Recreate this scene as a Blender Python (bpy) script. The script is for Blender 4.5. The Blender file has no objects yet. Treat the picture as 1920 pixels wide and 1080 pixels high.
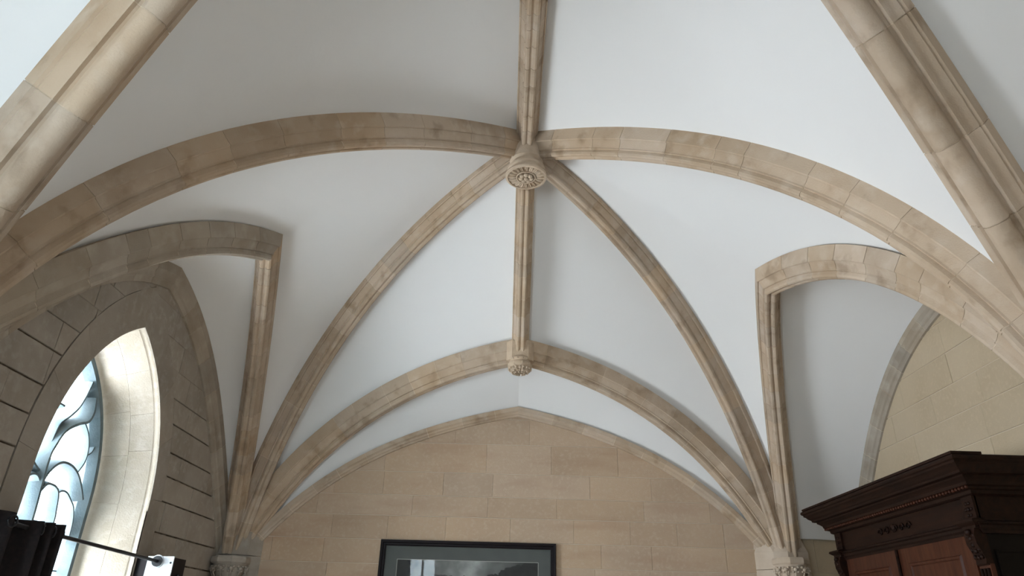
import bpy, bmesh, math, random
from mathutils import Vector as V, Matrix
R_ = math.radians
random.seed(7)
sc = bpy.context.scene
C = sc.collection
Z0 = 1.6                       # camera height; all heights below are measured from the eye

# ---------------------------------------------------------------- camera
pitch, yaw, roll, F = R_(26.466), R_(0.101), R_(1.5575), 1282.71
fw = V((-math.sin(yaw)*math.cos(pitch), math.cos(yaw)*math.cos(pitch), math.sin(pitch)))
rt = V((math.cos(yaw), math.sin(yaw), 0)); up = rt.cross(fw)
r2 = rt*math.cos(roll)+up*math.sin(roll); u2 = -rt*math.sin(roll)+up*math.cos(roll)
cam = bpy.data.objects.new('camera', bpy.data.cameras.new('camera'))
cam.data.sensor_width = 36; cam.data.lens = F/1920*36; cam.data.clip_start = .02
m = Matrix((r2, u2, -fw)).transposed().to_4x4(); m.translation = V((-.107, 0, Z0))
cam.matrix_world = m
C.objects.link(cam); sc.camera = cam

# ---------------------------------------------------------------- world, light, exposure
w = bpy.data.worlds.new('overcast_sky'); sc.world = w; w.use_nodes = True
nt = w.node_tree; bg = nt.nodes['Background']
tcw = nt.nodes.new('ShaderNodeTexCoord'); nz = nt.nodes.new('ShaderNodeTexNoise'); nz.inputs['Scale'].default_value = 2.5
rp = nt.nodes.new('ShaderNodeValToRGB')
rp.color_ramp.elements[0].color = (.91, .925, .98, 1); rp.color_ramp.elements[1].color = (1, .965, .975, 1)
nt.links.new(tcw.outputs['Generated'], nz.inputs['Vector']); nt.links.new(nz.outputs['Fac'], rp.inputs['Fac'])
nt.links.new(rp.outputs['Color'], bg.inputs['Color'])
bg.inputs['Strength'].default_value = 13
sc.view_settings.view_transform = 'Standard'; sc.view_settings.look = 'None'
sc.view_settings.gamma = 1; sc.view_settings.use_curve_mapping = False
sc.view_settings.exposure = 1.95

WL, WR, D, YB = -3.474, 4.143, 8.69, 6.014
XR = 3.292
def portal(name, loc, rot, sx, sz):
    l = bpy.data.lights.new(name, 'AREA'); l.shape = 'RECTANGLE'; l.size = sx; l.size_y = sz
    l.cycles.is_portal = True
    o = bpy.data.objects.new(name, l); C.objects.link(o); o.location = loc; o.rotation_euler = rot
    return o
portal('window_portal', (WL-.72, 5.81, Z0+.75), (0, R_(-90), 0), 3.1, 1.6)
portal('rear_window_portal', (WL-.72, .8, Z0+.85), (0, R_(-90), 0), 3.1, 1.6)

portal('added_window_portal', (-2.25, -1.95, Z0+.65), (R_(90), 0, 0), .75, 1.9)

# ---------------------------------------------------------------- materials
def mat(name, col, rough=.8, var=0, n1=None, s1=3, n2=None, s2=18, bump=0, bs=60, spec=.3, metal=0, coat=0, stretch=None, streak=None):
    m = bpy.data.materials.new(name); m.use_nodes = True; t = m.node_tree; N = t.nodes; L = t.links
    b = N['Principled BSDF']; b.inputs['Roughness'].default_value = rough
    b.inputs['Specular IOR Level'].default_value = spec; b.inputs['Metallic'].default_value = metal
    b.inputs['Coat Weight'].default_value = coat; b.inputs['Coat Roughness'].default_value = .15
    tc = N.new('ShaderNodeTexCoord'); geo = N.new('ShaderNodeNewGeometry')
    vec = geo.outputs['Position']
    if stretch:
        mp = N.new('ShaderNodeMapping'); mp.inputs['Scale'].default_value = stretch
        L.new(vec, mp.inputs['Vector']); vec = mp.outputs['Vector']
    cur = N.new('ShaderNodeRGB'); cur.outputs[0].default_value = (*col, 1); c = cur.outputs[0]
    def mix(fac, a, bcol):
        x = N.new('ShaderNodeMix'); x.data_type = 'RGBA'
        L.new(fac, x.inputs['Factor']); L.new(a, x.inputs['A']); x.inputs['B'].default_value = (*bcol, 1)
        return x.outputs['Result']
    def noise(scale, lo, hi, det=5):
        n = N.new('ShaderNodeTexNoise'); n.inputs['Scale'].default_value = scale; n.inputs['Detail'].default_value = det
        L.new(vec, n.inputs['Vector'])
        r = N.new('ShaderNodeMapRange'); r.inputs['From Min'].default_value = lo; r.inputs['From Max'].default_value = hi
        L.new(n.outputs['Fac'], r.inputs['Value']); return r.outputs['Result']
    if n1: c = mix(noise(s1, .42, .68), c, n1)
    if n2: c = mix(noise(s2, .5, .75), c, n2)
    if streak:
        col2, sv, lo, hi = streak
        mp2 = N.new('ShaderNodeMapping'); mp2.inputs['Scale'].default_value = sv; L.new(geo.outputs['Position'], mp2.inputs['Vector'])
        n = N.new('ShaderNodeTexNoise'); n.inputs['Scale'].default_value = 1; n.inputs['Detail'].default_value = 6
        L.new(mp2.outputs['Vector'], n.inputs['Vector'])
        r = N.new('ShaderNodeMapRange'); r.inputs['From Min'].default_value = lo; r.inputs['From Max'].default_value = hi
        L.new(n.outputs['Fac'], r.inputs['Value']); c = mix(r.outputs['Result'], c, col2)
    if var:
        oi = N.new('ShaderNodeObjectInfo'); h = N.new('ShaderNodeHueSaturation')
        r = N.new('ShaderNodeMapRange'); r.inputs['To Min'].default_value = 1-var; r.inputs['To Max'].default_value = 1+var
        L.new(oi.outputs['Random'], r.inputs['Value']); L.new(r.outputs['Result'], h.inputs['Value'])
        ms = N.new('ShaderNodeMath'); ms.operation = 'MULTIPLY'; ms.inputs[1].default_value = 7.31; L.new(oi.outputs['Random'], ms.inputs[0])
        fr = N.new('ShaderNodeMath'); fr.operation = 'FRACT'; L.new(ms.outputs[0], fr.inputs[0])
        r2_ = N.new('ShaderNodeMapRange'); r2_.inputs['To Min'].default_value = 1-1.3*var; r2_.inputs['To Max'].default_value = 1+1.0*var
        L.new(fr.outputs[0], r2_.inputs['Value']); L.new(r2_.outputs['Result'], h.inputs['Saturation'])
        L.new(c, h.inputs['Color']); c = h.outputs['Color']
    L.new(c, b.inputs['Base Color'])
    if bump:
        n = N.new('ShaderNodeTexNoise'); n.inputs['Scale'].default_value = bs; n.inputs['Detail'].default_value = 6
        L.new(vec, n.inputs['Vector'])
        bp = N.new('ShaderNodeBump'); bp.inputs['Strength'].default_value = bump; bp.inputs['Distance'].default_value = .01
        L.new(n.outputs['Fac'], bp.inputs['Height']); L.new(bp.outputs['Normal'], b.inputs['Normal'])
    return m
M = {}
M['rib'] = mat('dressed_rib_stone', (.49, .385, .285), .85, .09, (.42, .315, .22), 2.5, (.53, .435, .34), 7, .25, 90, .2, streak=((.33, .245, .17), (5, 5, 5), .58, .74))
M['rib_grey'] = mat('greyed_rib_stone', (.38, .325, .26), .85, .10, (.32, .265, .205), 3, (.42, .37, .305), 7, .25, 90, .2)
M['mortar'] = mat('pale_mortar', (.66, .57, .45), .9, 0, None, 3, None, 18, .3, 120, .2)
M['rib_mortar'] = mat('rib_joint_mortar', (.62, .52, .40), .9, 0, (.40, .30, .20), 5, None, 18, .3, 120, .2)
M['dark_mortar'] = mat('weathered_brown_mortar', (.12, .09, .065), .95, 0, (.32, .27, .21), 9, None, 18, .4, 80, .1)
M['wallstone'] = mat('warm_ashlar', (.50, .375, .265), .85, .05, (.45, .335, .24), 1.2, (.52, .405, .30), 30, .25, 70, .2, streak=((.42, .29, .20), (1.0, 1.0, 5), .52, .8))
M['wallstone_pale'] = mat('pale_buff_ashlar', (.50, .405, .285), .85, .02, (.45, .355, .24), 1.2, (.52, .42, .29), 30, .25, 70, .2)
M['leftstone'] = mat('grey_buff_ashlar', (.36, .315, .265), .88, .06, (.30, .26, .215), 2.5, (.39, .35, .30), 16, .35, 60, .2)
M['reveal'] = mat('limewashed_reveal_stone', (.50, .44, .36), .75, .05, (.43, .37, .29), 3, (.56, .51, .44), 15, .3, 70, .3)
M['plaster'] = mat('white_lime_plaster', (.80, .80, .795), .92, 0, (.79, .785, .78), .8, None, 18, .08, 25, .15)
M['carved'] = mat('carved_limestone', (.54, .43, .32), .85, .05, (.46, .35, .25), 9, None, 18, .35, 90, .2)
M['palestone'] = mat('pale_pier_stone', (.56, .465, .37), .85, .04, (.50, .405, .31), 5, None, 18, .2, 80, .2)
M['tracery'] = mat('sky_tinted_tracery_stone', (.17, .215, .235), .8, 0, (.12, .165, .185), 8, None, 18, .2, 80, .2)  # cyan of the sky-lit bar sides is put into the stone colour
M['lead'] = mat('lead_came', (.10, .11, .12), .5, 0, metal=.6)
M['floor'] = mat('stone_floor', (.64, .585, .53), .6, .08, (.58, .53, .48), 2, None, 18, .1, 40)
M['wood'] = mat('dark_walnut', (.017, .0068, .004), .5, .06, (.009, .0038, .0026), 3, None, 18, .15, 40, .12, 0, .03, stretch=(6, 1, 6), streak=((.024, .0095, .0055), (30, 2, 30), .5, .75))
M['woodred'] = mat('red_brown_walnut', (.058, .0175, .0085), .42, .05, (.036, .011, .0055), 3, None, 18, .12, 40, .15, 0, .05, stretch=(8, 8, 1.2), streak=((.075, .027, .013), (40, 40, 3), .5, .75))
M['woodblack'] = mat('near_black_wood', (.006, .0035, .003), .55, 0, (.004, .0025, .002), 3, None, 18, .1, 40, .15)
M['frame'] = mat('black_frame_wood', (.009, .006, .007), .45, 0, None, spec=.15)
M['mount'] = mat('grey_mount_card', (.10, .11, .105), .8, 0, (.09, .098, .094), 8)
M['line'] = mat('pale_bevel_line', (.38, .38, .35), .7)
M['curtain'] = mat('dark_curtain_cloth', (.022, .019, .020), .95, 0, (.030, .024, .024), 30, None, 18, .5, 400, .1)
M['iron'] = mat('black_iron_rod', (.02, .02, .022), .4, 0, spec=.5, metal=.5)
M['steel'] = mat('brushed_steel', (.62, .62, .63), .35, 0, (.52, .52, .54), 30, metal=.9)
def glassmat(name, tint, alpha):
    m = bpy.data.materials.new(name); m.use_nodes = True; t = m.node_tree; N = t.nodes; L = t.links
    for n in list(N): N.remove(n)
    o = N.new('ShaderNodeOutputMaterial'); tr = N.new('ShaderNodeBsdfTransparent'); gl = N.new('ShaderNodeBsdfGlossy'); mx = N.new('ShaderNodeMixShader')
    tr.inputs['Color'].default_value = (*tint, 1); gl.inputs['Roughness'].default_value = .02
    fr = N.new('ShaderNodeFresnel'); fr.inputs['IOR'].default_value = 1.45
    if alpha:
        ml = N.new('ShaderNodeMath'); ml.operation = 'MULTIPLY'; ml.inputs[1].default_value = alpha; L.new(fr.outputs[0], ml.inputs[0]); L.new(ml.outputs[0], mx.inputs['Fac'])
    else: L.new(fr.outputs[0], mx.inputs['Fac'])
    L.new(tr.outputs[0], mx.inputs[1]); L.new(gl.outputs[0], mx.inputs[2]); L.new(mx.outputs[0], o.inputs['Surface'])
    return m
M['glass'] = glassmat('pale_window_glass', (.86, .95, .98), .5)
M['picglass'] = glassmat('picture_glass', (.95, .95, .95), .3)

# ---------------------------------------------------------------- helpers
def empty(name, loc, label=None, cat=None, group=None, kind=None, parent=None):
    o = bpy.data.objects.new(name, None); C.objects.link(o); o.empty_display_size = .1
    o.location = V(loc)+V((0, 0, Z0))
    if parent: o.parent = parent; o.location = V(loc)+V((0, 0, Z0))-parent.location
    if label: o['label'] = label
    if cat: o['category'] = cat
    if group: o['group'] = group
    if kind: o['kind'] = kind
    return o
def wloc(o):
    l = o.location.copy()
    while o.parent: o = o.parent; l += o.location
    return l
def obj(name, vs, fs, m, parent=None, label=None, cat=None, group=None, kind=None, smooth=False, sharp=None):
    vs = [V(v)+V((0, 0, Z0)) for v in vs]
    c = sum(vs, V())/len(vs)
    me = bpy.data.meshes.new(name); me.from_pydata([v-c for v in vs], [], fs); me.materials.append(M[m])
    bm = bmesh.new(); bm.from_mesh(me); bmesh.ops.recalc_face_normals(bm, faces=bm.faces); bm.to_mesh(me); bm.free()
    if smooth:
        for p in me.polygons: p.use_smooth = True
        if sharp is not None: me.set_sharp_from_angle(angle=R_(sharp))
    o = bpy.data.objects.new(name, me); C.objects.link(o)
    o.location = c
    if parent: o.parent = parent; o.location = c-wloc(parent)
    if label: o['label'] = label
    if cat: o['category'] = cat
    if group: o['group'] = group
    if kind: o['kind'] = kind
    return o
class MB:
    def __init__(s): s.v = []; s.f = []
    def add(s, vs, fs):
        n = len(s.v); s.v += [V(v) for v in vs]; s.f += [tuple(i+n for i in f) for f in fs]; return s
    def box(s, x0, x1, y0, y1, z0, z1):
        return s.add([(x, y, z) for x in (x0, x1) for y in (y0, y1) for z in (z0, z1)],
                     [(0, 1, 3, 2), (4, 6, 7, 5), (0, 4, 5, 1), (2, 3, 7, 6), (0, 2, 6, 4), (1, 5, 7, 3)])
    def rings(s, rings, cap=True, closed=True):
        n = len(rings[0]); vs = [p for r in rings for p in r]; fs = []
        for i in range(len(rings)-1):
            for j in range(n if closed else n-1):
                k = (j+1) % n; fs.append((i*n+j, i*n+k, (i+1)*n+k, (i+1)*n+j))
        if cap: fs += [tuple(range(n)), tuple((len(rings)-1)*n+j for j in range(n))]
        return s.add(vs, fs)
    def tube(s, pts, r, n=8, rr=None):
        pts = [V(p) for p in pts]; rings = []
        for i, p in enumerate(pts):
            t = (pts[min(i+1, len(pts)-1)]-pts[max(i-1, 0)]).normalized()
            a = t.cross(V((0, 0, 1)));
            if a.length < 1e-3: a = t.cross(V((0, 1, 0)))
            a.normalize(); b = t.cross(a); q = rr[i] if rr else r
            rings.append([p+a*q*math.cos(2*math.pi*k/n)+b*q*math.sin(2*math.pi*k/n) for k in range(n)])
        return s.rings(rings)
    def ball(s, c, r, sx=1, sy=1, sz=1, n=8, k=5):
        c = V(c); rings = []
        for i in range(1, k):
            a = math.pi*i/k
            rings.append([c+V((r*sx*math.sin(a)*math.cos(2*math.pi*j/n), r*sy*math.sin(a)*math.sin(2*math.pi*j/n), r*sz*math.cos(a))) for j in range(n)])
        return s.rings(rings)
    def build(s, name, m, parent=None, **k): return obj(name, s.v, s.f, m, parent, **k)
def bez(S, Q, a, e, n=60):
    S, Q = V(S), V(Q); h = Q-S; c = h.length; eh = V((h.x, h.y, 0)).normalized(); upv = V((0, 0, 1))
    a, e = R_(a), R_(e); k = .37*c
    p1 = S+k*(eh*math.sin(a)+upv*math.cos(a)); p2 = Q-k*(eh*math.cos(e)+upv*math.sin(e))
    out = []
    for i in range(n+1):
        t = i/n; out.append(S*(1-t)**3+3*p1*t*(1-t)**2+3*p2*t*t*(1-t)+Q*t**3)
    return out
def resample(P, n):
    L = [0]
    for i in range(1, len(P)): L.append(L[-1]+(P[i]-P[i-1]).length)
    out = []; j = 0
    for k in range(n+1):
        t = L[-1]*k/n
        while j < len(P)-2 and L[j+1] < t: j += 1
        q = (t-L[j])/max(L[j+1]-L[j], 1e-9); out.append(P[j].lerp(P[j+1], min(max(q, 0), 1)))
    return out, L[-1]

# ---------------------------------------------------------------- vault curves
ZS = .7915
S1 = V((-3.4, D, ZS)); S1r = V((XR, D, .856)); S2 = V((-3.4, 3.07, .623)); S2r = V((XR, 3.539, .908))
B = V((0, YB, 4.798)); B2 = V((0, 7.89, 3.138)); B0 = V((0, 1.4185, 4.021))
A = V((-2.6416, 6.1546, 3.555)); Ar = V((2.5296, 6.2649, 3.358))
FFp = V((0, D, 2.547)); FL0 = V((WL, YB, 3.074)); FR0 = V((WR, YB, 3.076))
S3 = V((-3.4, -1.5, .7)); S3r = V((XR, -1.5, .85))
cv = {}
cv['SL'] = bez(S2, B, 12.15, 18.39); cv['SR'] = bez(S2r, B, 12.15, 18.39)
cv['DL'] = bez(S1, B, 15.99, 11.43); cv['DR'] = bez(S1r, B, 15.99, 11.43)
cv['TL'] = bez(S1, B2, 27.54, 6.87); cv['TR'] = bez(S1r, B2, 27.54, 6.87)
cv['FL'] = bez((-3.2735, D, .678), FFp, 36.87, 11.18); cv['FR'] = bez((XR-.1265, D, .743), FFp, 36.87, 11.18)
cv['AL'] = bez(S1, A, 23.31, 21.44); cv['ALs'] = bez((-3.4, 2.85, .8), A, 42, 19)
cv['AR'] = bez(S1r, Ar, 22.58, 4.54); cv['ARs'] = bez(S2r, Ar, 22.58, 4.54)
cv['WL'] = bez((WL, D, ZS), FL0, 37.07, 12.05); cv['WLs'] = bez((WL, 3.338, ZS), FL0, 37.07, 12.05)
cv['WR'] = bez((WR, D, 1.02), FR0, 32.3, 9.0); cv['WRs'] = bez((WR, 3.54, 1.02), FR0, 32.3, 9.0)
cv['T0L'] = bez(S2, B0, 44.7, 8.52); cv['T0R'] = bez(S2r, B0, 44.7, 8.52)
cv['T3L'] = bez(S3, B0, 30, 8.5); cv['T3R'] = bez(S3r, B0, 30, 8.5)
YR = .8
for k in ('AR', 'ARs'): cv[k+'_'] = [p for p in cv[k] if p.z >= 1.02]
cv['W2L'] = bez((WL, 3.07, .623), (WL, YR, 3.07), 37, 12); cv['W3L'] = bez((WL, -1.5, .7), (WL, YR, 3.07), 37, 12)
cv['W2R'] = bez((WR, 3.539, .908), (WR, YR, 3.07), 37, 12); cv['W3R'] = bez((WR, -1.5, .85), (WR, YR, 3.07), 37, 12)
cv['FBL'] = bez((-3.4, -1.5, .7), (0, -1.5, 2.9), 35, 11); cv['FBR'] = bez((XR, -1.5, .85), (0, -1.5, 2.9), 35, 11)

# ---------------------------------------------------------------- ceiling : plastered vault cells
ceil = empty('ceiling', (0, YB, 3), kind='structure')
NT, NS = 44, 14
def rows(a, b, bulge):
    a, b = resample(cv[a], NT)[0], resample(cv[b], NT)[0]; out = []
    for i in range(NT+1):
        w_ = (a[i]-b[i]).length; row = []
        for j in range(NS+1):
            s = j/NS; p = a[i].lerp(b[i], s); p.z += bulge*w_*4*s*(1-s); row.append(p)
        out.append(row)
    return out
def cell(a, b, a2=None, b2=None, bulge=.03):
    g = rows(a, b, bulge)
    if a2: g += rows(a2, b2, bulge)[-2::-1]
    n = NS+1; vs = [p for r in g for p in r]; fs = []
    for i in range(len(g)-1):
        for j in range(NS): fs.append((i*n+j, i*n+j+1, (i+1)*n+j+1, (i+1)*n+j))
    o = obj('plaster_cell', vs, fs, 'plaster', ceil, smooth=True, sharp=50)
    return o
cell('DL', 'AL', 'SL', 'ALs'); cell('DR', 'AR', 'SR', 'ARs')
cell('DL', 'TL', bulge=.05); cell('DR', 'TR', bulge=.05); cell('TL', 'FL', bulge=.02); cell('TR', 'FR', bulge=.02)
cell('AL', 'WL', 'ALs', 'WLs', .02); cell('AR_', 'WR', 'ARs_', 'WRs', .02)
cell('SL', 'T0L', bulge=.05); cell('SR', 'T0R', bulge=.05)
cell('T0L', 'W2L', 'T3L', 'W3L'); cell('T0R', 'W2R', 'T3R', 'W3R')
cell('T3L', 'FBL'); cell('T3R', 'FBR')
MB().box(WL-.8, WR+.3, -1.9, D+.3, 5.15, 5.35).build('light_seal_slab', 'plaster', ceil)  # unseen slab added above the cells to keep sky light from leaking in
fl = MB().box(WL-.8, WR+.3, -1.9, D+.3, -1.75, -1.6).build('floor', 'floor', kind='structure')

# ---------------------------------------------------------------- ribs
def profile(w, d, roll=False):
    if roll:   # big transverse rib: fillets, hollows and one bold round roll
        h = [(w, -.05), (w, d*.28), (w*.90, d*.31), (w*.90, d*.36), (w*.80, d*.40), (w*.70, d*.48), (w*.66, d*.58), (w*.60, d*.64), (w*.46, d*.62), (w*.38, d*.64)]
        r = w*.40
        for k in range(7):
            a = R_(-20+110*k/6); h.append((r*math.cos(a), d-r+r*math.sin(a)))
        h[-1] = (0, d)
    else:
        h = [(w, -.05), (w, d*.37), (w*.93, d*.40), (w*.84, d*.385), (w*.80, d*.44), (w*.67, d*.55), (w*.57, d*.68), (w*.58, d*.735), (w*.44, d*.75),
             (w*.49, d*.88), (w*.45, d*.96), (w*.32, d*1.0), (w*.16, d*.985), (w*.06, d*.93), (0, d*.915)]
    return h+[(-x, z) for x, z in reversed(h[:-1])]
def sweep_ring(p, side, dn, prof): return [p+side*x+dn*z for x, z in prof]
def frames(P):
    out = []
    side0 = None
    h = P[-1]-P[0]; side0 = V((h.y, -h.x, 0)).normalized()
    for i in range(len(P)):
        t = (P[min(i+1, len(P)-1)]-P[max(i-1, 0)]).normalized(); dn = t.cross(side0).normalized()
        if dn.z > 0: dn = -dn
        out.append((t, side0, dn))
    return out
def rib(name, P, prof, label, m='rib', L=.36, mitre=None, cat='rib', mort='rib_mortar', sd=None, i0=0.0, grp=None, namep='voussoir'):
    """sweep a moulded profile along P as separate wedge stones on a mortar core"""
    tot = resample(P, 10)[1]; NB = max(3, round(tot/L)); sub = 4; n = NB*sub
    Q, tot = resample(P, n)
    fr = frames(Q)
    if sd:       # wall ribs: side is the wall normal, the depth lies in the wall plane
        fr = [(t, V(sd), (lambda x: x if x.z < 0 else -x)(t.cross(V(sd)).normalized())) for t, _, _ in fr]
    def ring(q, f, pr, last=False):
        r = sweep_ring(q, f[1], f[2], pr)
        if last and mitre:
            nn = (f[0]-V(mitre)).normalized(); A_ = Q[-1]
            r = [p+f[0]*((A_-p).dot(nn)/f[0].dot(nn)) for p in r]
        return r
    root = empty(name, Q[0], label, cat, {'vault_rib': 'moulded ribs of the main vault', 'wall_rib': 'thin ribs along the walls', 'transverse_rib': 'thick ribs nearest the camera', 'ridge_rib': 'straight ridge ribs'}[name])
    core = [(x*.965, z*.975) if z > 0 else (x*.965, z) for x, z in prof]
    rings = [ring(Q[i], fr[i], core, i == n) for i in range(n+1)]
    MB().rings(rings).build('mortar_core', mort, root)
    ends = [0]; 
    for k in range(1, NB): ends.append(k*sub+random.uniform(-.9, .9))
    ends.append(n)
    def at(u):
        i = min(int(u), n-1); t = u-i; q = Q[i].lerp(Q[i+1], t)
        a, b = fr[i], fr[i+1]; return q, (a[0].lerp(b[0], t), a[1], a[2].lerp(b[2], t).normalized())
    for k in range(NB):
        g = .0028*n/tot; u0, u1 = ends[k]+(g if k else 0), ends[k+1]-(g if k < NB-1 else 0)
        rs = []
        for j in range(4):
            u = u0+(u1-u0)*j/3; q, f = at(u); rs.append(ring(q, f, prof, k == NB-1 and j == 3))
        MB().rings(rs).build(namep, m, root, smooth=True, sharp=24)
    return root
P1 = profile(.118, .240)
def tend(P): return (P[-1]-P[-2]).normalized()
rib('vault_rib', cv['DL'], P1, 'tan rib rising from the left capital to the large central boss')
rib('vault_rib', cv['DR'], P1, 'tan rib rising from the right capital to the large central boss')
rib('vault_rib', cv['SL'], P1, 'broad arching rib from the left edge of the photo to the central boss', L=.5)
rib('vault_rib', cv['SR'], P1, 'broad arching rib from the right edge of the photo to the central boss', L=.45)
rib('vault_rib', cv['TL'], P1, 'rib from the left capital to the small boss nearest the picture wall')
rib('vault_rib', cv['TR'], P1, 'rib from the right capital to the small boss nearest the picture wall')
rib('vault_rib', cv['AL'], P1, 'steep narrow rib above the window, meeting its mate in a sharp corner', 'rib', L=.24, mitre=tend(cv['ALs']))
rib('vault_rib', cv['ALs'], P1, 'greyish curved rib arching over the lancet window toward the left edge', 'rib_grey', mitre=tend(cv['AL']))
rib('vault_rib', cv['AR'], P1, 'steep rib from the right capital, left edge of the shaded alcove', 'rib', L=.24, mitre=tend(cv['ARs']))
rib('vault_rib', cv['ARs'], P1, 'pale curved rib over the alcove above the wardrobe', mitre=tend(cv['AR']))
P0 = profile(.150, .27, True)
rib('transverse_rib', cv['T0L'], P0, 'thick rib with a round roll crossing the upper left corner', L=.5)
rib('transverse_rib', cv['T0R'], P0, 'thick dark rib with a round roll crossing the upper right corner', L=.5)
def arch(a, b): return [a.lerp(b, i/20)+V((0, 0, .05*(a-b).length*4*(i/20)*(1-i/20))) for i in range(21)]
rib('ridge_rib', arch(B2, B), profile(.105, .225), 'straight ridge rib between the central boss and the small boss', L=.22)
rib('ridge_rib', arch(B0, B), profile(.115, .235), 'straight ridge rib running from the central boss out of the top of the photo', L=.24)
PW = [(-.02, -.03), (.10, -.03), (.10, .03), (.085, .04), (.07, .055), (.065, .085), (.045, .095), (.03, .125), (-.02, .13)]
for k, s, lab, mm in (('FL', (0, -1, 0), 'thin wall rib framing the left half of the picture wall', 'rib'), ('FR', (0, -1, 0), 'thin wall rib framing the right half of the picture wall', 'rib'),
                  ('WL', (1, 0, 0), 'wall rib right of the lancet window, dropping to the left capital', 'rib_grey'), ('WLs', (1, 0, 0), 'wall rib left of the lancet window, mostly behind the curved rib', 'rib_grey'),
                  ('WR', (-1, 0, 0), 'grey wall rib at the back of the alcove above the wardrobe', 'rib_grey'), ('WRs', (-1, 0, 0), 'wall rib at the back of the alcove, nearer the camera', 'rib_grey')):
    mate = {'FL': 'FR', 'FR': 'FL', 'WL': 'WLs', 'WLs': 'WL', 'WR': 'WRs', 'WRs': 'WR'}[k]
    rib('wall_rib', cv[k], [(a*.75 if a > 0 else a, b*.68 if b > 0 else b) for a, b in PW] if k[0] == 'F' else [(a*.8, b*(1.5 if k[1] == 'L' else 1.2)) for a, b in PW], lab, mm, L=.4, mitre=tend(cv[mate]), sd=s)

# ---------------------------------------------------------------- walls
def wall_blocks(parent, ax, val, sgn, lo, hi, courses, lens, mt, gap=.005, holes=None, top=None, vg=None, jit=.004):
    """ax: 0 wall plane x=val (blocks run along y); 1 plane y=val. sgn: direction into the room."""
    for c in range(len(courses)-1):
        z0, z1 = courses[c]+gap, courses[c+1]-gap
        gp = gap
        if holes and z0 > 1.98: gp = .001; z0, z1 = courses[c]+.001, courses[c+1]-.001
        u = lo-random.uniform(0, lens[0]*.8)
        while u < hi:
            n = random.uniform(*lens); a, b = max(u, lo)+(vg or gap), min(u+n, hi)-(vg or gap); u += n
            if b-a < .06: continue
            if top and z0 > max(top(a), top(b), top((a+b)/2))+.05: continue
            K = 6; zz = [z0+(z1-z0)*i/K for i in range(K+1)]
            segs = [(([a]*(K+1)), ([b]*(K+1)))]
            for h in (holes or []):
                new = []
                for l, r in segs:
                    iv = [h(z) for z in zz]
                    if all(i is None for i in iv): new.append((l, r)); continue
                    iv = [i if i else None for i in iv]
                    mid = [i for i in iv if i][0]; cx = (mid[0]+mid[1])/2
                    L1 = [min(r[i], iv[i][0]-gp) if iv[i] else min(r[i], cx-gp) for i in range(K+1)]
                    R1 = [max(l[i], iv[i][1]+gp) if iv[i] else max(l[i], cx+gp) for i in range(K+1)]
                    if max(L1[i]-l[i] for i in range(K+1)) > .03: new.append((l, [max(L1[i], l[i]) for i in range(K+1)]))
                    if max(r[i]-R1[i] for i in range(K+1)) > .03: new.append(([min(R1[i], r[i]) for i in range(K+1)], r))
                segs = new
            for l, r in segs:
                pr = random.uniform(0, jit)
                flat = all(abs(x-l[0]) < 1e-6 for x in l) and all(abs(x-r[0]) < 1e-6 for x in r)
                idx = (0, K) if flat else range(K+1)
                loop = [(l[i], zz[i]) for i in idx]+[(r[i], zz[i]) for i in reversed(idx)]
                fr_, bk = val+sgn*pr, val-sgn*.12
                def pt(q, dpt): return (dpt, q[0], q[1]) if ax == 0 else (q[0], dpt, q[1])
                mb = MB(); e = .004
                cu = sum(q[0] for q in loop)/len(loop); cz = (z0+z1)/2
                ins = [(q[0]+(e if q[0] < cu else -e), q[1]+(e if q[1] < cz-.01 else (-e if q[1] > cz+.01 else 0))) for q in loop]
                mb.rings([[pt(q, bk) for q in loop], [pt(q, fr_-sgn*.003) for q in loop], [pt(q, fr_) for q in ins]])
                mb.build('stone_block', mt, parent)
# far wall
wf = empty('wall_far', (0, D, 0), kind='structure')
MB().box(WL-.8, WR+.3, D+.006, D+.3, -1.6, 5.2).build('mortar_bed', 'mortar', wf)
def zfar(x):
    P = cv['FL'] if x < 0 else cv['FR']
    if x < -3.27 or x > 3.16: return 1.2
    for i in range(len(P)-1):
        if min(P[i].x, P[i+1].x) <= x <= max(P[i].x, P[i+1].x): return max(P[i].z, P[i+1].z)
    return 2.55
wall_blocks(wf, 1, D, -1, WL, XR, [-1.6, -1.25, -.9, -.6, -.28, .06, .36, .65, .922, 1.197, 1.442, 1.726, 2.093, 2.42, 2.62], (.55, 1.3), 'wallstone', .0035, top=zfar, vg=.0008, jit=.004)
wall_blocks(wf, 1, D, -1, XR, WR, [-1.6, -1.2, -.8, -.4, 0, .33, .68, 1.05], (.5, .9), 'wallstone_pale', .003, vg=.002)
# right wall
wr = empty('wall_right', (WR, 6, 0), kind='structure')
MB().box(WR+.006, WR+.3, -1.9, D+.3, -1.6, 5.2).build('mortar_bed', 'mortar', wr)
def zright(y):
    return 3.15 if 4.2 < y < 7.6 else 2.5
wall_blocks(wr, 0, WR, -1, 3.4, D, [-1.6, -1.2, -.8, -.4, 0, .35, .7, 1.0, 1.32, 1.62, 1.925, 2.215, 2.52, 2.83, 3.12], (.6, 1.3), 'wallstone_pale', .0035, top=zright, vg=.0006, jit=.003)
MB().box(XR, WR, 2.9, 3.42, -1.6, 1.3).box(XR, WR, 2.9, 3.3, 1.3, 5.2).build('spur_wall', 'wallstone_pale', wr)
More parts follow.
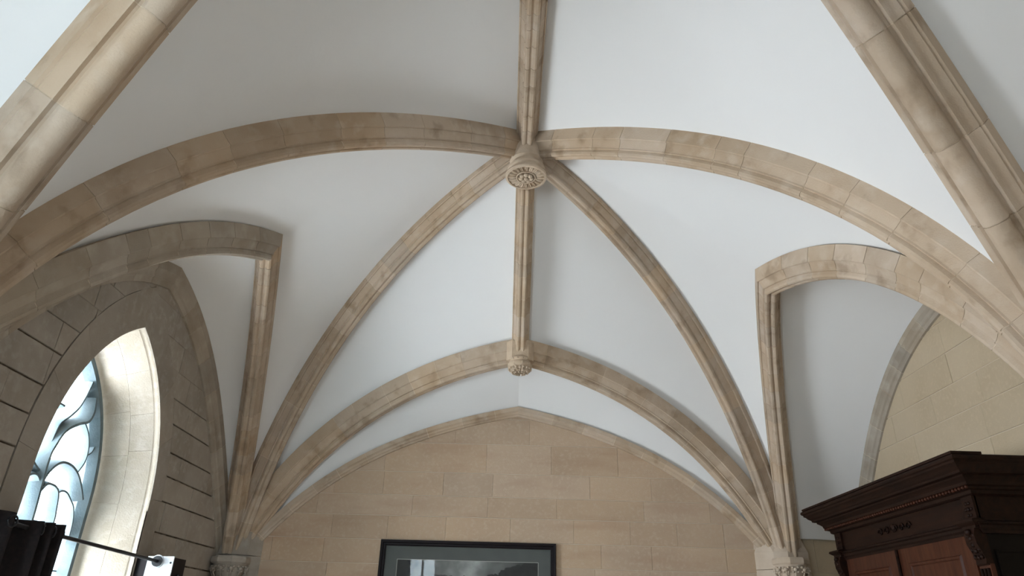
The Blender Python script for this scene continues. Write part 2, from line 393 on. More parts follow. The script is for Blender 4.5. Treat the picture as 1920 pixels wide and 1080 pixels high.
# back wall
wb = empty('wall_back', (0, -1.5, 0), kind='structure')
BX0, BX1, BZ0, BZ1 = -2.62, -1.88, -.30, 1.60
MB().box(WL-.8, BX0, -1.9, -1.5, -1.6, 5.2).box(BX1, WR+.3, -1.9, -1.5, -1.6, 5.2).box(BX0, BX1, -1.9, -1.5, -1.6, BZ0).box(BX0, BX1, -1.9, -1.5, BZ1, 5.2).build('plain_face', 'plaster', wb)
win3 = empty('window_3', ((BX0+BX1)/2, -1.7, BZ0), kind='structure')  # unseen window added to light the far wall, placed by the picture glass reflection
MB().box(BX0, BX1, -1.715, -1.705, BZ0, BZ1).build('pane', 'glass', win3)
for q in (BX0+.03, (BX0+BX1)/2, BX1-.03): MB().box(q-.03, q+.03, -1.74, -1.68, BZ0, BZ1).build('mullion', 'wood', win3)
for q in (BZ0+.03, (BZ0+BZ1)/2, BZ1-.03): MB().box(BX0, BX1, -1.735, -1.685, q-.03, q+.03).build('transom', 'wood', win3)

# left wall with two lancet windows
ZSP = .95
def lancet(yc, a, apex, sill, n=16):
    """list of (y,z) from the lower left up over the apex and down to the lower right"""
    h = apex-ZSP; R = (h*h+a*a)/(2*a); L = [(yc-a, sill), (yc-a, (sill+ZSP)/2)]
    th = math.asin(h/R)
    for i in range(n+1):
        t = th*i/n; L.append((yc-a+R-R*math.cos(t), ZSP+R*math.sin(t)))
    Rr = [(2*yc-y, z) for y, z in reversed(L[:-1])]
    return L+Rr
def lspan(yc, a, apex, sill):
    h = apex-ZSP; R = (h*h+a*a)/(2*a)
    def f(z):
        if z >= apex or z < sill: return None
        dy = a if z < ZSP else a-R+math.sqrt(max(R*R-(z-ZSP)**2, 0))
        return (yc-dy, yc+dy)
    return f
wl = empty('wall_left', (WL, 5.8, 0), kind='structure')
SILL = -.62
WIN = [5.81, .8]; HW = [.88, .62]; AP = [2.39, 1.72]   # centre, half width, apex of the two openings
def holed_face(x):
    mb = MB(); ys = [-1.9, 3.3, D+.3]
    for k, yc in enumerate(reversed(WIN)):
        y0, y1 = ys[k], ys[k+1]; L = lancet(yc, HW[1-k], AP[1-k], SILL); n = len(L)
        vs = [(x, y, z) for y, z in L]; half = n//2
        out = [(x, y0, z) for y, z in L[:half]]+[(x, yc, 5.2)]+[(x, y1, z) for y, z in L[half+1:]]
        fs = [(i, i+1, n+i+1, n+i) for i in range(half-1)]
        fs += [(half-1, half, n+half, n+half-1), (half, half+1, n+half+1, n+half)]
        fs += [(i, i+1, n+i+1, n+i) for i in range(half+1, n-1)]
        mb.add(vs+out, fs)
        mb.add([(x, y0, 5.2), (x, yc, 5.2), (x, y0, L[half-1][1])], [(0, 1, 2)])
        mb.add([(x, y1, 5.2), (x, yc, 5.2), (x, y1, L[half-1][1])], [(0, 1, 2)])
        mb.add([(x, y0, -1.6), (x, y1, -1.6), (x, y1, SILL), (x, L[-1][0], SILL), (x, L[0][0], SILL), (x, y0, SILL)], [(0, 1, 2, 3, 4, 5)])
    return mb
holed_face(WL-.016).build('mortar_bed', 'dark_mortar', wl)
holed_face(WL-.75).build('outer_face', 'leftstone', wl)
MB().box(WL-.75, WL-.016, -1.9, -1.86, -1.6, 5.2).box(WL-.75, WL-.016, D+.2, D+.24, -1.6, 5.2).build('wall_end', 'leftstone', wl)
ringspan = [lspan(y, 1.11, 2.8, SILL-.2) for y in WIN]
zc = [-1.6, -1.33, -1.06, -.8, -.55, -.28, 0, .26, .50, .745, 1.03, 1.265, 1.487, 1.75, 1.985, 2.24, 2.5, 2.76, 3.02]
def zleft(y):
    return 3.2 if 4.6 < y < 7.4 else (2.4 if 4 < y < 8 else 1.9)
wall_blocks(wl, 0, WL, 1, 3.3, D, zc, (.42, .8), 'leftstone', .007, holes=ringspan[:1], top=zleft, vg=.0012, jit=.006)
# smooth surround ring: long curved stones between the opening and the ashlars
def strip_blocks(parent, name, inner, outer, L, mt, thick_dir, thick, gap=.002, rows_=((0, 1),), smooth=False):
    """inner/outer: matching 3D polylines; stones between them"""
    tot = 0; cum = [0]
    for i in range(1, len(inner)): tot += (V(outer[i])-V(outer[i-1])).length; cum.append(tot)
    def at(P, s):
        for i in range(len(cum)-1):
            if cum[i+1] >= s-1e-9:
                t = (s-cum[i])/max(cum[i+1]-cum[i], 1e-9); return V(P[i]).lerp(V(P[i+1]), min(max(t, 0), 1))
        return V(P[-1])
    mid = tot/2
    for ra, rb in rows_:
        for side in (0, 1):
            n = max(1, round(mid/L)); cuts = [mid*k/n+(random.uniform(-.12, .12)*L if 0 < k < n else 0) for k in range(n+1)]
            if side: cuts = [tot-c for c in reversed(cuts)]
            for k in range(n):
                s0, s1 = cuts[k]+gap, cuts[k+1]-gap; K = 4; rs = []
                td = V(thick_dir)
                for i in range(K+1):
                    s = s0+(s1-s0)*i/K; a, b = at(inner, s), at(outer, s); e = gap/(b-a).length
                    p, q = a.lerp(b, ra+(e if ra > 0 else 0)), a.lerp(b, rb-(e if rb < 1 else 0))
                    if thick_dir == (0, 0, 0):   # push away from the opening axis
                        cen = V((p.x, parent['yc'], min(p.z, ZSP))) if 'yc' in parent.keys() else V((0, 0, 0))
                        d = V((0, p.y-cen.y, p.z-cen.z)).normalized()*thick
                    else: d = td*thick
                    rs.append([p, q, q+d, p+d])
                MB().rings(rs).build(name, mt, parent, smooth=smooth, sharp=30)
def P3(x, L): return [(x, y, z) for y, z in L]
for wi, yc in enumerate(WIN):
    win = empty('window_%d' % (wi+1), (WL-.5, yc, .9), kind='structure'); win['yc'] = yc
    hw, ap = HW[wi], AP[wi]; o_in = lancet(yc, hw, ap, SILL); o_out = lancet(yc, hw+.23, ap+.41, SILL)
    if wi == 0:
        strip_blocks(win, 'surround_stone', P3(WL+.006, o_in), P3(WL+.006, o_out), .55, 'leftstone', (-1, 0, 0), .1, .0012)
    else:
        MB().rings([P3(WL-.01, o_in), P3(WL-.01, o_out)], cap=False, closed=False).build('surround', 'leftstone', win)
    # splayed reveal: a small bead at the arris then two rows of stones down to the glazing
    g = lancet(yc, hw-.17, ap-.19, SILL+.12)
    g_in = lancet(yc, .60, 2.03, SILL+.22)
    bead_o = lancet(yc, .868, 2.37, SILL+.01)
    if wi == 0:
        MB().rings([P3(WL+.006, o_in), P3(WL-.004, o_in), P3(WL-.022, bead_o), P3(WL-.035, o_in), P3(WL-.05, bead_o)], cap=False, closed=False).build('arris_bead', 'reveal', win, smooth=True)
        strip_blocks(win, 'reveal_stone', P3(WL-.05, bead_o), P3(WL-.5, g), .36, 'reveal', (0, 0, 0), .06, .0009, rows_=((0, .42), (.42, 1)), smooth=True)
    else:
        MB().rings([P3(WL+.006, o_in), P3(WL-.5, g)], cap=False, closed=False).build('reveal', 'reveal', win)
    bk = lambda L, d: [(y+(d if y > yc else -d if y < yc else 0), z+(d if z > ZSP else 0)) for y, z in L]
    MB().rings([P3(WL-.012, bk(o_in, .008)), P3(WL-.5, bk(g, .012))], cap=False, closed=False).build('reveal_mortar', 'mortar', win)
    MB().rings([P3(WL-.5, g), P3(WL-.75, o_in)], cap=False, closed=False).build('outer_reveal', 'reveal', win)
    MB().add([(WL+.03, yc-hw-.02, SILL), (WL+.03, yc+hw+.02, SILL), (WL-.5, yc+hw-.16, SILL+.12), (WL-.5, yc-hw+.16, SILL+.12),
              (WL+.03, yc-hw-.02, SILL-.08), (WL+.03, yc+hw+.02, SILL-.08), (WL-.75, yc+hw+.02, SILL-.08), (WL-.75, yc-hw-.02, SILL-.08), (WL-.75, yc+hw+.02, SILL), (WL-.75, yc-hw-.02, SILL)],
             [(0, 1, 2, 3), (0, 1, 5, 4), (4, 5, 6, 7), (3, 2, 8, 9), (1, 2, 8, 6, 5), (0, 3, 9, 7, 4)]).build('window_sill', 'reveal', win)
    # stone frame with a chamfer
    MB().rings([P3(WL-.44, lancet(yc, hw-.172, ap-.195, SILL+.13)), P3(WL-.44, lancet(yc, hw-.215, ap-.26, SILL+.15)), P3(WL-.52, lancet(yc, hw-.25, ap-.32, SILL+.18)),
                P3(WL-.60, lancet(yc, hw-.25, ap-.32, SILL+.18)), P3(WL-.60, lancet(yc, hw-.16, ap-.18, SILL+.12))], cap=False, closed=False).build('window_frame', 'tracery', win)
    gl = lancet(yc, hw-.245, ap-.31, SILL+.17)
    MB().add(P3(WL-.55, gl), [tuple(range(len(gl)))]).build('pane', 'glass', win)
    if wi: 
        for q in (0,): MB().box(WL-.60, WL-.50, yc+q-.04, yc+q+.04, SILL+.15, ap-.35-.9*abs(q)).build('mullion', 'tracery', win)
        continue
    # tracery bars (chamfered sections, flowing curves)
    def bar(pts, wd, dp, name='tracery_bar'):
        wd *= 1.5; dp *= 1.9
        P = [V((WL-.55, y, z)) for y, z in pts]
        # smooth (Catmull-Rom)
        Q = []
        for i in range(len(P)-1):
            p0, p1, p2, p3 = P[max(i-1, 0)], P[i], P[i+1], P[min(i+2, len(P)-1)]
            for k in range(5):
                t = k/5; Q.append(.5*((2*p1)+(p2-p0)*t+(2*p0-5*p1+4*p2-p3)*t*t+(3*p1-p0-3*p2+p3)*t**3))
        Q.append(P[-1]); rs = []
        for i, q in enumerate(Q):
            t = (Q[min(i+1, len(Q)-1)]-Q[max(i-1, 0)]).normalized(); n_ = t.cross(V((1, 0, 0))).normalized()
            rs.append([q+n_*a*wd+V((b*dp, 0, 0)) for a, b in ((.3, 1), (1, .35), (1, -.35), (.3, -1), (-.3, -1), (-1, -.35), (-1, .35), (-.3, 1))])
        MB().rings(rs).build(name, 'tracery', win, smooth=True, sharp=30)
    dy = yc-5.81
    sh = lambda L: [(y+dy, z) for y, z in L]
    mir = lambda L: [(2*5.81-y+dy, z) for y, z in L]
    main = [(5.79, -.45), (5.77, .3), (5.75, .73), (5.735, .92), (5.72, 1.16), (5.745, 1.27), (5.82, 1.42), (5.965, 1.52), (6.09, 1.575), (6.13, 1.67), (6.10, 1.80)]
    G = [(6.04, 1.93), (6.01, 1.80), (5.96, 1.67), (5.87, 1.56), (5.77, 1.46), (5.74, 1.3)]
    bar(sh(main), .026, .07); bar(sh(G), .018, .05)
    bar(sh([(5.745, .93), (5.80, 1.07), (5.90, 1.165), (6.03, 1.185), (6.17, 1.145), (6.28, 1.06), (6.38, .94)]), .022, .06)
    bar(sh([(6.09, 1.575), (6.20, 1.49), (6.265, 1.376), (6.27, 1.255), (6.20, 1.135)]), .018, .05)
    bar(sh([(6.27, 1.30), (6.36, 1.36), (6.39, 1.45)]), .014, .04)
    bar(sh([(5.76, .90), (5.82, .975), (5.90, .985), (5.98, .96), (6.02, .90), (6.045, .80), (6.06, .70), (6.06, .3), (6.06, -.45)]), .020, .06)
    bar(sh([(6.02, .92), (6.08, .965), (6.16, .965), (6.25, .915), (6.32, .86), (6.37, .75), (6.38, .6)]), .016, .045)
    bar(mir([(5.86, 1.62), (5.965, 1.62), (6.07, 1.60), (6.16, 1.50), (6.2, 1.36), (6.13, 1.2), (6.0, 1.1), (5.88, 1.05)]), .018, .05)
    bar(mir([(6.12, 1.2), (6.19, 1.1), (6.22, 1.0), (6.3, .9), (6.42, .86)]), .018, .05)
    bar(mir([(5.84, .93), (5.95, 1.02), (6.05, 1.0), (6.11, .9), (6.13, .7), (6.13, -.45)]), .020, .06)
    bar(mir([(6.13, .85), (6.2, .95), (6.3, .95), (6.38, .85), (6.4, .6)]), .016, .045)
    for z in (.70, .35, 0., -.3):
        MB().tube([(WL-.53, yc-.64, z), (WL-.53, yc+.64, z)], .008, 6).build('saddle_bar', 'lead', win)

# ---------------------------------------------------------------- piers and capitals
def hull_prism(pts, z0, z1): return MB().rings([[(x, y, z0) for x, y in pts], [(x, y, z1) for x, y in pts]])
e = empty('corner_pier', (3.2, 8.6, -1.6), 'pale stone corner pier carrying the right capital', 'pier', 'corner piers')
zcs = [-1.6, -1.1, -.6, -.15, .27, .69, 1.08]
PR_ = [(2.85, D), (3.02, 8.52), (3.16, 8.44), (3.42, 8.50), (3.47, D)]
for i in range(len(zcs)-1):
    sc_ = lambda q, k: (3.17+(q[0]-3.17)*k, D+(q[1]-D)*k)
    if i == len(zcs)-2:
        MB().rings([[(x, y, zcs[i]+.003) for x, y in PR_], [(x, y, zcs[i+1]-.2) for x, y in PR_], [(2.86, D, zcs[i+1]), (2.98, 8.66, zcs[i+1]), (3.16, 8.62, zcs[i+1]), (3.36, 8.66, zcs[i+1]), (3.42, D, zcs[i+1])]]).build('stone_block', 'palestone', e)
    else: hull_prism(PR_, zcs[i]+.003, zcs[i+1]-.003).build('stone_block', 'palestone', e)
e2 = empty('corner_pier', (-3.3, 8.6, -1.6), 'shaded stone corner pier carrying the left capital', 'pier', 'corner piers')
PL_ = [(-3.0, D), (-3.12, 8.56), (-3.28, 8.5), (-3.474, 8.52), (-3.474, D)]
for i in range(len(zcs)-1):
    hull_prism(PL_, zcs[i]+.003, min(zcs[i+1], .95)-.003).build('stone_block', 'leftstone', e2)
def capital(cx, cy, zt, r, label, mt):
    root = empty('capital', (cx, cy, zt-.4), label, 'capital', 'carved capitals')
    def poly(rr, z, n=8): return [(cx+rr*math.cos(R_(22.5)+2*math.pi*k/n), cy+rr*math.sin(R_(22.5)+2*math.pi*k/n), z) for k in range(n)]
    MB().rings([poly(r*.92, zt-.075), poly(r, zt-.06), poly(r, zt-.02), poly(r*.96, zt)]).build('abacus', mt, root)
    MB().rings([poly(r*.55, zt-.46, 16), poly(r*.60, zt-.44, 16), poly(r*.52, zt-.40, 16), poly(r*.58, zt-.30, 16), poly(r*.72, zt-.17, 16), poly(r*.86, zt-.075, 16)]).build('bell', mt, root, smooth=True, sharp=40)
    MB().rings([poly(r*.5, -1.6, 12), poly(r*.5, zt-.46, 12)]).build('shaft', mt, root, smooth=True, sharp=40)
    for ring_, (z, rr, n, s) in enumerate(((zt-.13, r*.86, 11, .042), (zt-.235, r*.72, 10, .036))):
        for k in range(n):
            a = 2*math.pi*(k+.5*ring_)/n; d = V((math.cos(a), math.sin(a), 0)); t = V((-d.y, d.x, 0)); c = V((cx, cy, z))+d*rr
            mb = MB()
            for u, v, q in ((0, 0, 1), (.7, .5, .65), (-.7, .5, .65), (.6, -.6, .55), (-.6, -.6, .55)):
                mb.ball(c+t*s*u+V((0, 0, s*v))+d*s*.2*q, s*.62*q, n=6, k=4)
            mb.tube([c-V((0, 0, s*2.2))-d*.04, c-V((0, 0, s*1.2)), c+d*.008], .009, 5)
            mb.build('carved_leaf', mt, root, smooth=True)
    return root
capital(3.185, 8.46, .805, .205, 'pale carved capital on the right corner pier beside the wardrobe', 'palestone')
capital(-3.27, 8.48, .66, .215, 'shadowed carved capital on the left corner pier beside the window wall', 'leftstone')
for (x, y, z) in ((-3.35, 3.07, .6), (3.3, 3.4, .8)): pass

# ---------------------------------------------------------------- bosses
def disc(c, r, zs_, n=40): return [[(c[0]+r*k*math.cos(2*math.pi*i/n), c[1]+r*k*math.sin(2*math.pi*i/n), z) for i in range(n)] for k, z in zs_]
bc = (0, 5.962)
root = empty('roof_boss', (0, 5.962, 4.275), 'large round carved boss where the ribs meet, ring of leaves around a rosette', 'boss', 'carved roof bosses')
MB().rings(disc(bc, .155, [(1.15, 4.75), (1.15, 4.47), (1.0, 4.45), (1, 4.385)])).build('collar', 'carved', root, smooth=True, sharp=30)
MB().rings(disc(bc, .205, [(.72, 4.405), (.90, 4.400), (.97, 4.385), (.97, 4.362), (.88, 4.350), (.88, 4.330), (1.06, 4.305), (1.08, 4.290), (1.05, 4.275), (.95, 4.270), (.93, 4.290), (.3, 4.295)])).build('disc', 'carved', root, smooth=True, sharp=30)
for k in range(20):
    a = 2*math.pi*k/20; d = V((math.cos(a), math.sin(a), 0)); t = V((-d.y, d.x, 0)); c = V((bc[0], bc[1], 4.283))
    mb = MB(); rs = []
    for q, wv, h in ((.105, .007, .0), (.125, .015, -.012), (.155, .019, -.016), (.18, .014, -.012), (.195, .005, 0)):
        p = c+d*q; rs.append([p+t*wv+V((0, 0, .006)), p+t*wv*.6+V((0, 0, h)), p+V((0, 0, h*.6+.002)), p-t*wv*.6+V((0, 0, h)), p-t*wv+V((0, 0, .006))])
    mb.rings(rs).build('carved_leaf', 'carved', root, smooth=True, sharp=40)
mb = MB(); rr = []
for i in range(33):
    a = 2*math.pi*i/32; rr.append((bc[0]+.098*math.cos(a), bc[1]+.098*math.sin(a), 4.277))
mb.tube(rr, .008, 6).build('inner_ring', 'carved', root, smooth=True)
for k in range(7):
    a = 2*math.pi*k/7+.2; MB().ball((bc[0]+.055*math.cos(a), bc[1]+.055*math.sin(a), 4.270), .028, 1, 1, .8, 8, 5).build('petal', 'carved', root, smooth=True)
MB().ball((bc[0], bc[1], 4.260), .027, 1, 1, .9, 8, 5).build('rosette_centre', 'carved', root, smooth=True)
# small boss near the picture wall
root = empty('roof_boss', (0, 7.87, 2.8), 'small knob-like carved boss near the picture wall, at the end of the ridge rib', 'boss', 'carved roof bosses')
MB().rings([[(x, y, z) for x, y in ((-.165, 7.80), (-.10, 7.72), (.10, 7.72), (.165, 7.80), (.165, 7.98), (-.165, 7.98))] for z in (2.90, 3.14)]).build('keystone_block', 'carved', root)
b2 = (0, 7.82)
MB().rings(disc(b2, .135, [(.8, 2.95), (1.0, 2.93), (1.06, 2.915), (1.0, 2.90), (.94, 2.885), (1.08, 2.86), (1.10, 2.84), (1.03, 2.82), (.85, 2.80), (.5, 2.775), (.2, 2.768)], 28)).build('bowl', 'carved', root, smooth=True, sharp=35)
for k in range(9):
    a = 2*math.pi*k/9; d = V((math.cos(a), math.sin(a), 0)); t = V((-d.y, d.x, 0)); c = V((b2[0], b2[1], 0)); rs = []
    for q, z, wv in ((.02, 2.757, .008), (.06, 2.752, .024), (.10, 2.772, .028), (.135, 2.805, .020), (.152, 2.838, .006)):
        p = c+d*q+V((0, 0, z)); rs.append([p+t*wv+V((0, 0, .022)), p+t*wv*.5, p+V((0, 0, .010)), p-t*wv*.5, p-t*wv+V((0, 0, .022))])
    MB().rings(rs).build('carved_leaf', 'carved', root, smooth=True, sharp=40)
    for q, z in ((.055, 2.748), (.095, 2.762), (.130, 2.795)):
        mb = MB(); mb.ball(c+d*q+t*.022+V((0, 0, z)), .014, n=6, k=4); mb.ball(c+d*q-t*.022+V((0, 0, z)), .014, n=6, k=4); mb.build('leaf_lobe', 'carved', root, smooth=True)
for k in range(14):
    a = 2*math.pi*k/14; MB().ball((b2[0]+.135*math.cos(a), b2[1]+.135*math.sin(a), 2.905), .013, n=6, k=4).build('bead', 'carved', root, smooth=True)

# ---------------------------------------------------------------- framed picture on the far wall
pic = empty('framed_picture', (-.55, D, .2), 'wide black framed grey landscape hanging on the far stone wall', 'picture')
x0, x1, zt, zb, Y = -1.60, .485, .918, -.50, D-.005
fwid = .068
def frame_side(p, q, r, s):   # mitred side from outer corners p,q to inner corners r,s
    yo = Y-.045
    def mix(a, b, t): return (a[0]+(b[0]-a[0])*t, a[1]+(b[1]-a[1])*t)
    sec = [(0, Y), (0, yo+.01), (.12, yo), (.45, yo+.004), (.55, yo+.016), (.8, yo+.018), (.88, yo+.010), (1, yo+.014), (1, Y)]
    return MB().rings([[(mix(p, r, t)[0], y, mix(p, r, t)[1]) for t, y in sec], [(mix(q, s, t)[0], y, mix(q, s, t)[1]) for t, y in sec]])
O_ = [(x0, zt), (x1, zt), (x1, zb), (x0, zb)]; I_ = [(x0+fwid, zt-fwid), (x1-fwid, zt-fwid), (x1-fwid, zb+fwid), (x0+fwid, zb+fwid)]
for i in range(4): frame_side(O_[i], O_[(i+1) % 4], I_[i], I_[(i+1) % 4]).build('frame_side', 'frame', pic, smooth=True, sharp=30)
MB().box(x0+.05, x1-.05, Y-.018, Y-.002, zb+.05, zt-.05).build('mount', 'mount', pic)
a0, a1, b1, b0 = -1.385, .272, .700, -.30
for bx in ((a0-.006, a1+.006, b1, b1+.006), (a0-.006, a1+.006, b0-.006, b0), (a0-.006, a0, b0, b1), (a1, a1+.006, b0, b1)):
    MB().box(bx[0], bx[1], Y-.021, Y-.017, bx[2], bx[3]).build('bevel_edge', 'line', pic)
def printmat():
    m = bpy.data.materials.new('landscape_print'); m.use_nodes = True; t = m.node_tree; N = t.nodes; L = t.links; b = N['Principled BSDF']
    b.inputs['Roughness'].default_value = .7
    g = N.new('ShaderNodeNewGeometry'); s = N.new('ShaderNodeSeparateXYZ'); L.new(g.outputs['Position'], s.inputs[0])
    def mt(op, a, b_, clamp=False):
        n = N.new('ShaderNodeMath'); n.operation = op; n.use_clamp = clamp
        for i, v in enumerate((a, b_)):
            if isinstance(v, (int, float)): n.inputs[i].default_value = v
            else: L.new(v, n.inputs[i])
        return n.outputs[0]
    nz = N.new('ShaderNodeTexNoise'); nz.inputs['Scale'].default_value = 5; nz.inputs['Detail'].default_value = 6; L.new(g.outputs['Position'], nz.inputs['Vector'])
    nf = N.new('ShaderNodeTexNoise'); nf.inputs['Scale'].default_value = 22; nf.inputs['Detail'].default_value = 6; L.new(g.outputs['Position'], nf.inputs['Vector'])
    X, Z = s.outputs[0], mt('SUBTRACT', s.outputs[2], Z0)
    # cloud glow around x=-.6
    cl = mt('SUBTRACT', 1, mt('MULTIPLY', mt('ABSOLUTE', mt('ADD', X, .55), 0), 1.6), True)
    sky = mt('ADD', .05, mt('MULTIPLY', mt('MULTIPLY', cl, mt('POWER', nz.outputs['Fac'], 1.6)), .75))
    # right hill: boundary rises to the right; left trees: dark for x<-1.2; mid ridge
    hill = mt('ADD', mt('ADD', .46, mt('MULTIPLY', mt('ADD', X, .55), .36)), mt('MULTIPLY', mt('SUBTRACT', nf.outputs['Fac'], .5), .14))
    hm = mt('GREATER_THAN', hill, Z)
    ridge = mt('ADD', mt('ADD', .50, mt('MULTIPLY', mt('ADD', X, .5), -.14)), mt('MULTIPLY', mt('SUBTRACT', nz.outputs['Fac'], .5), .35))
    rm = mt('GREATER_THAN', ridge, Z)
    tree = mt('LESS_THAN', mt('ADD', X, mt('MULTIPLY', mt('SUBTRACT', nf.outputs['Fac'], .5), .5)), mt('SUBTRACT', -1.02, mt('MULTIPLY', Z, .25)))
    v = sky
    def blend(v, mask, val): return mt('ADD', mt('MULTIPLY', v, mt('SUBTRACT', 1, mask)), mt('MULTIPLY', mask, val))
    v = blend(v, rm, mt('MULTIPLY', nf.outputs['Fac'], .14)); v = blend(v, hm, mt('MULTIPLY', nf.outputs['Fac'], .045)); v = blend(v, tree, mt('MULTIPLY', nf.outputs['Fac'], .04))
    c = N.new('ShaderNodeCombineColor'); 
    L.new(mt('MULTIPLY', v, .95), c.inputs[0]); L.new(v, c.inputs[1]); L.new(mt('MULTIPLY', v, .96), c.inputs[2]); L.new(c.outputs[0], b.inputs['Base Color'])
    return m
M['print'] = printmat()
MB().box(a0, a1, Y-.020, Y-.017, b0, b1).build('print', 'print', pic)
MB().add([(x0+fwid*.9, Y-.026, zt-fwid*.9), (x1-fwid*.9, Y-.026, zt-fwid*.9), (x1-fwid*.9, Y-.026, zb+fwid*.9), (x0+fwid*.9, Y-.026, zb+fwid*.9)], [(0, 1, 2, 3)]).build('glass_sheet', 'picglass', pic)

# ---------------------------------------------------------------- curtain, rod, bracket
XC = -3.27
def rodz(y): return .54-.026*(y-4)
rod = empty('curtain_rod', (XC, 5.2, .5), 'thin black curtain rod across the lower part of the lancet window', 'curtain rod')
MB().tube([(XC, 3.6, rodz(3.6)), (XC, 6.8, rodz(6.8))], .0145, 12).build('rod', 'iron', rod, smooth=True, sharp=40)
MB().tube([(XC, 6.685, rodz(6.68)), (XC, 6.70, rodz(6.7))], .046, 20).build('end_ring', 'iron', rod, smooth=True, sharp=40)
br = empty('rod_bracket', (-3.3, 6.85, .3), 'steel fronted wall bracket holding the right end of the curtain rod', 'bracket')
MB().box(WL, -3.125, 6.72, 6.96, .02, .505).build('block', 'frame', br)
pl = MB().add([(x, y, z) for y in (6.705, 6.72) for x, z in ((-3.372, .02), (-3.13, .02), (-3.127, .515), (-3.364, .512))], [(0, 1, 2, 3), (4, 5, 6, 7), (0, 1, 5, 4), (1, 2, 6, 5), (2, 3, 7, 6), (3, 0, 4, 7)]).build('face_plate', 'steel', br)
th = MB(); th.tube([(XC, 6.698, rodz(6.7)), (XC, 6.706, rodz(6.7))], .056, 20).build('rim', 'steel', br, smooth=True, sharp=40)
for z in (.46, .12): MB().tube([(-3.15, 6.70, z), (-3.15, 6.71, z)], .008, 8).build('screw', 'iron', br)
MB().ball((-3.115, 6.84, .36), .018, n=8, k=5).build('side_bolt', 'iron', br)
cur = empty('curtain', (XC, 4.6, -.5), 'heavy dark curtain with metal eyelets gathered at the left edge', 'curtain')
ph, y = 0, 3.75; col = []
while y < 5.13:
    col.append((XC+.075*math.sin(ph), y)); per = .34 if y < 4.8 else .125
    y += .012; ph += 2*math.pi*.012/per
n = len(col); vs = []; fs = []
zs_ = [0, .04, .12, .3, .6, 1.0, 1.5, 2.08]
for zi, dz in enumerate(zs_):
    for i, (x, y) in enumerate(col):
        ztop = .575-.016*(y-4.6)+.008*math.sin(y*9); q = 1+.25*dz/2
        vs.append((XC+(x-XC)*q, y-dz*.02*(y-3.8), ztop-dz))
for zi in range(len(zs_)-1):
    for i in range(n-1): fs.append((zi*n+i, zi*n+i+1, (zi+1)*n+i+1, (zi+1)*n+i))
co = obj('cloth', vs, fs, 'curtain', cur, smooth=True)
sm = co.modifiers.new('thickness', 'SOLIDIFY'); sm.thickness = .006
for y_ in (3.82, 4.0, 4.17, 4.34, 4.51, 4.68, 4.83, 4.90, 4.965, 5.03, 5.09, 5.15):
    rr = [(XC+.03*math.cos(2*math.pi*i/16), y_, rodz(y_)+.03*math.sin(2*math.pi*i/16)) for i in range(17)]
    mb = MB(); 
    i0 = min(range(n), key=lambda i: abs(col[i][1]-y_)); d = V((1, 0, 0)); nrm = V((1, 0, 0))
    tdir = (V((*col[min(i0+1, n-1)], 0))-V((*col[max(i0-1, 0)], 0))).normalized()
    rr = [V((col[i0][0], y_, rodz(y_)))+tdir*.034*math.cos(2*math.pi*i/16)+V((0, 0, .034*math.sin(2*math.pi*i/16))) for i in range(17)]
    mb.tube(rr, .006, 6).build('eyelet', 'iron', cur, smooth=True)

# ---------------------------------------------------------------- wardrobe against the right wall, front facing the window
wd = empty('wardrobe', (3.8, 6.65, -1.6), 'tall dark carved wooden wardrobe with red-brown doors standing in the alcove', 'wardrobe')
XF, ya, yb, XB = 3.5, 5.42, 7.87, 4.10
def stack(secs, ys=(ya, yb), xf=XF, xb=XB):
    return MB().rings([[(xf-o, ys[0]-o, z), (xf-o, ys[1]+o, z), (xb, ys[1]+o, z), (xb, ys[0]-o, z)] for o, z in secs])
MB().box(XF+.03, XB, ya+.02, yb-.02, -1.5, 1.2).build('carcass', 'woodblack', wd)
stack([(.16, 1.275), (.235, 1.275), (.25, 1.268), (.255, 1.252), (.25, 1.238), (.235, 1.230), (.232, 1.215), (.215, 1.205), (.20, 1.185), (.175, 1.168), (.17, 1.152), (.15, 1.145)]).build('cornice_crown', 'wood', wd, smooth=True, sharp=25)
stack([(.155, 1.150), (.135, 1.150), (.135, 1.132), (.115, 1.118), (.095, 1.10), (.088, 1.078), (.070, 1.07), (.066, 1.052), (.045, 1.045), (.040, 1.02), (.02, 1.01)]).build('cornice_cove', 'wood', wd, smooth=True, sharp=25)
MB().box(XF-.255, XF-.02, ya-.25, yb+.2, 1.272, 1.292).build('top_board', 'wood', wd)
mb = MB(); 
for i in range(60):
    y_ = ya-.06+(yb-ya+.12)*i/59; mb.ball((XF-.080, y_, 1.063), .016, n=6, k=4)
mb.build('bead_moulding', 'woodred', wd, smooth=True)
stack([(.0, 1.03), (.0, .80)]).build('frieze', 'wood', wd)
for y_ in (ya+.07, yb-.07):
    MB().box(XF-.022, XF+.01, y_-.07, y_+.07, .80, 1.02).build('frieze_block', 'wood', wd)
    mb = MB()
    for k in range(6): mb.ball((XF-.024, y_+.035*math.cos(k*1.047), .915+.05*math.sin(k*1.047)), .016, .6, 1, 1, 6, 4)
    mb.ball((XF-.026, y_, .915), .02, .6, 1, 1, 6, 4).build('carved_rosette', 'wood', wd, smooth=True)
mb = MB()
for s in (-1, 1):
    for t0 in (0, .11, .23):
        mb.tube([(XF-.008, 6.66+s*(t0+.02+.045*math.cos(a)*(1-a/9)), .915+.04*math.sin(a)*(1-a/9)) for a in [k*.7 for k in range(10)]], .008, 5)
mb.ball((XF-.01, 6.66, .93), .03, .5, 1, 1.2, 8, 5).build('frieze_carving', 'wood', wd, smooth=True)
stack([(.0, .83), (.02, .825), (.045, .815), (.05, .80), (.03, .79), (.028, .77), (.012, .755), (.005, .735)]).build('lower_moulding', 'wood', wd, smooth=True, sharp=25)
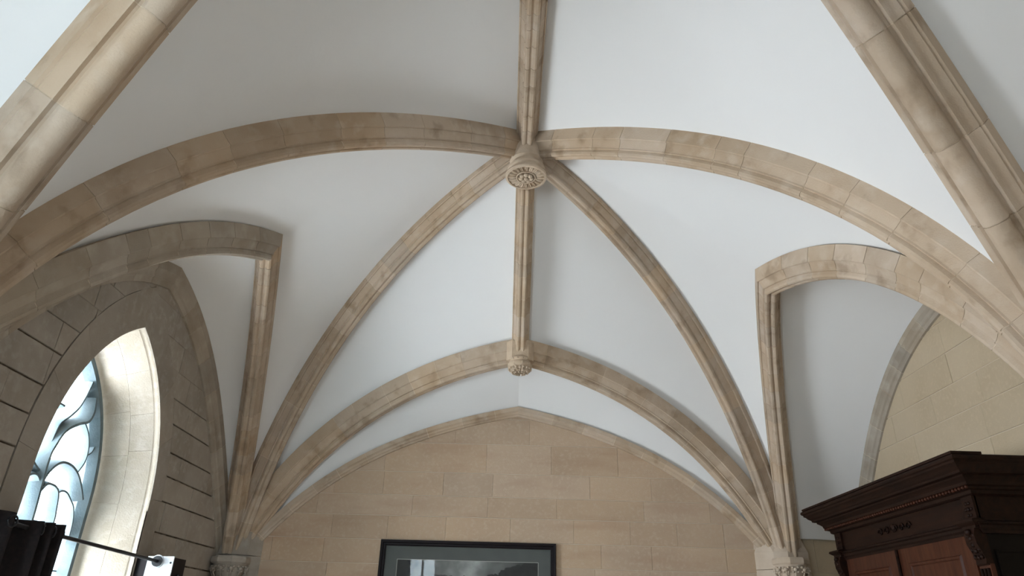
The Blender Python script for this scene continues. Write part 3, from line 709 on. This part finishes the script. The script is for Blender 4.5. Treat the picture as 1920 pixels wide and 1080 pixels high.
for y0_, y1_ in ((ya-.015, ya+.15), (yb-.15, yb+.015)):
    MB().rings([[(XF-o, y0_-q, z), (XF-o, y1_+q, z), (XF+.02, y1_+q, z), (XF+.02, y0_-q, z)] for o, q, z in ((.05, .01, .842), (.09, .03, .832), (.095, .035, .815), (.075, .02, .80), (.06, .0, .79), (.06, 0, .77))]).build('pilaster_cap', 'wood', wd)
    yc_ = (y0_+y1_)/2
    mb = MB(); mb.rings([[(XF+.02, y0_+.02, z), (XF-o, y0_+.02, z), (XF-o, y1_-.02, z), (XF+.02, y1_-.02, z)] for o, z in ((.06, .77), (.075, .72), (.07, .66), (.045, .60), (.03, .55), (.035, .52), (.02, .51))])
    mb.build('console', 'wood', wd, smooth=True, sharp=30)
    mb = MB()
    for k in range(5): mb.ball((XF-.078+.009*k, yc_, .745-.045*k), .032-.003*k, .7, 1, .8, 8, 5)
    for s in (-1, 1):
        for k in range(4): mb.ball((XF-.065+.008*k, yc_+s*.04, .72-.05*k), .02, .8, .8, 1.1, 6, 4)
    mb.build('acanthus_carving', 'wood', wd, smooth=True)
    MB().box(XF-.012, XF+.02, y0_+.015, y1_-.015, -1.3, .52).build('pilaster', 'woodred', wd)
    for k in range(3):
        MB().tube([(XF-.016, yc_-.04+.04*k, -1.2), (XF-.016, yc_-.04+.04*k, .49)], .013, 8).build('reed', 'wood', wd, smooth=True)
for (d0, d1, nm) in ((yb-.16, 6.69, 1), (6.66, ya+.16, 2)):
    lo, hi = min(d0, d1), max(d0, d1); door = empty('door', (XF, (lo+hi)/2, -.3), parent=wd)
    zt_, zb_ = .735, -1.25; st = .16
    f = MB().box(XF-.012, XF+.02, lo, lo+st, zb_, zt_).box(XF-.012, XF+.02, hi-st, hi, zb_, zt_).box(XF-.012, XF+.02, lo+st, hi-st, zt_-.13, zt_).box(XF-.012, XF+.02, lo+st, hi-st, zb_, zb_+.16)
    f.build('door_frame', 'woodred', door)
    l2, h2, t2, b2_ = lo+st, hi-st, zt_-.13, zb_+.16
    MB().rings([[(XF+o, l2+q, b2_+q), (XF+o, h2-q, b2_+q), (XF+o, h2-q, t2-q), (XF+o, l2+q, t2-q)] for o, q in ((-.012, -.005), (-.028, .006), (-.024, .022), (-.004, .035), (.008, .05), (.008, .07), (-.006, .11), (-.006, .13))]).build('raised_panel', 'woodred', door, smooth=True, sharp=20)
    MB().ball((XF-.03, hi-.05 if nm == 2 else lo+.05, -.35), .018, n=8, k=5).build('door_knob', 'iron', door, smooth=True)
MB().tube([(XF-.02, 6.675, -1.25), (XF-.02, 6.675, .735)], .016, 8).build('closing_bead', 'wood', wd, smooth=True)
for xx0, xx1 in ((3.56, 3.80), (3.84, 4.06)):
    MB().rings([[(xx0+q, ya+.02-o, -1.1+q), (xx1-q, ya+.02-o, -1.1+q), (xx1-q, ya+.02-o, .62-q), (xx0+q, ya+.02-o, .62-q)] for o, q in ((0, 0), (.012, .0), (.014, .012), (.004, .02), (.002, .03))]).build('side_panel', 'woodblack', wd)
stack([(.03, -1.6), (.03, -1.45), (.01, -1.42), (0, -1.25)]).build('plinth', 'wood', wd)
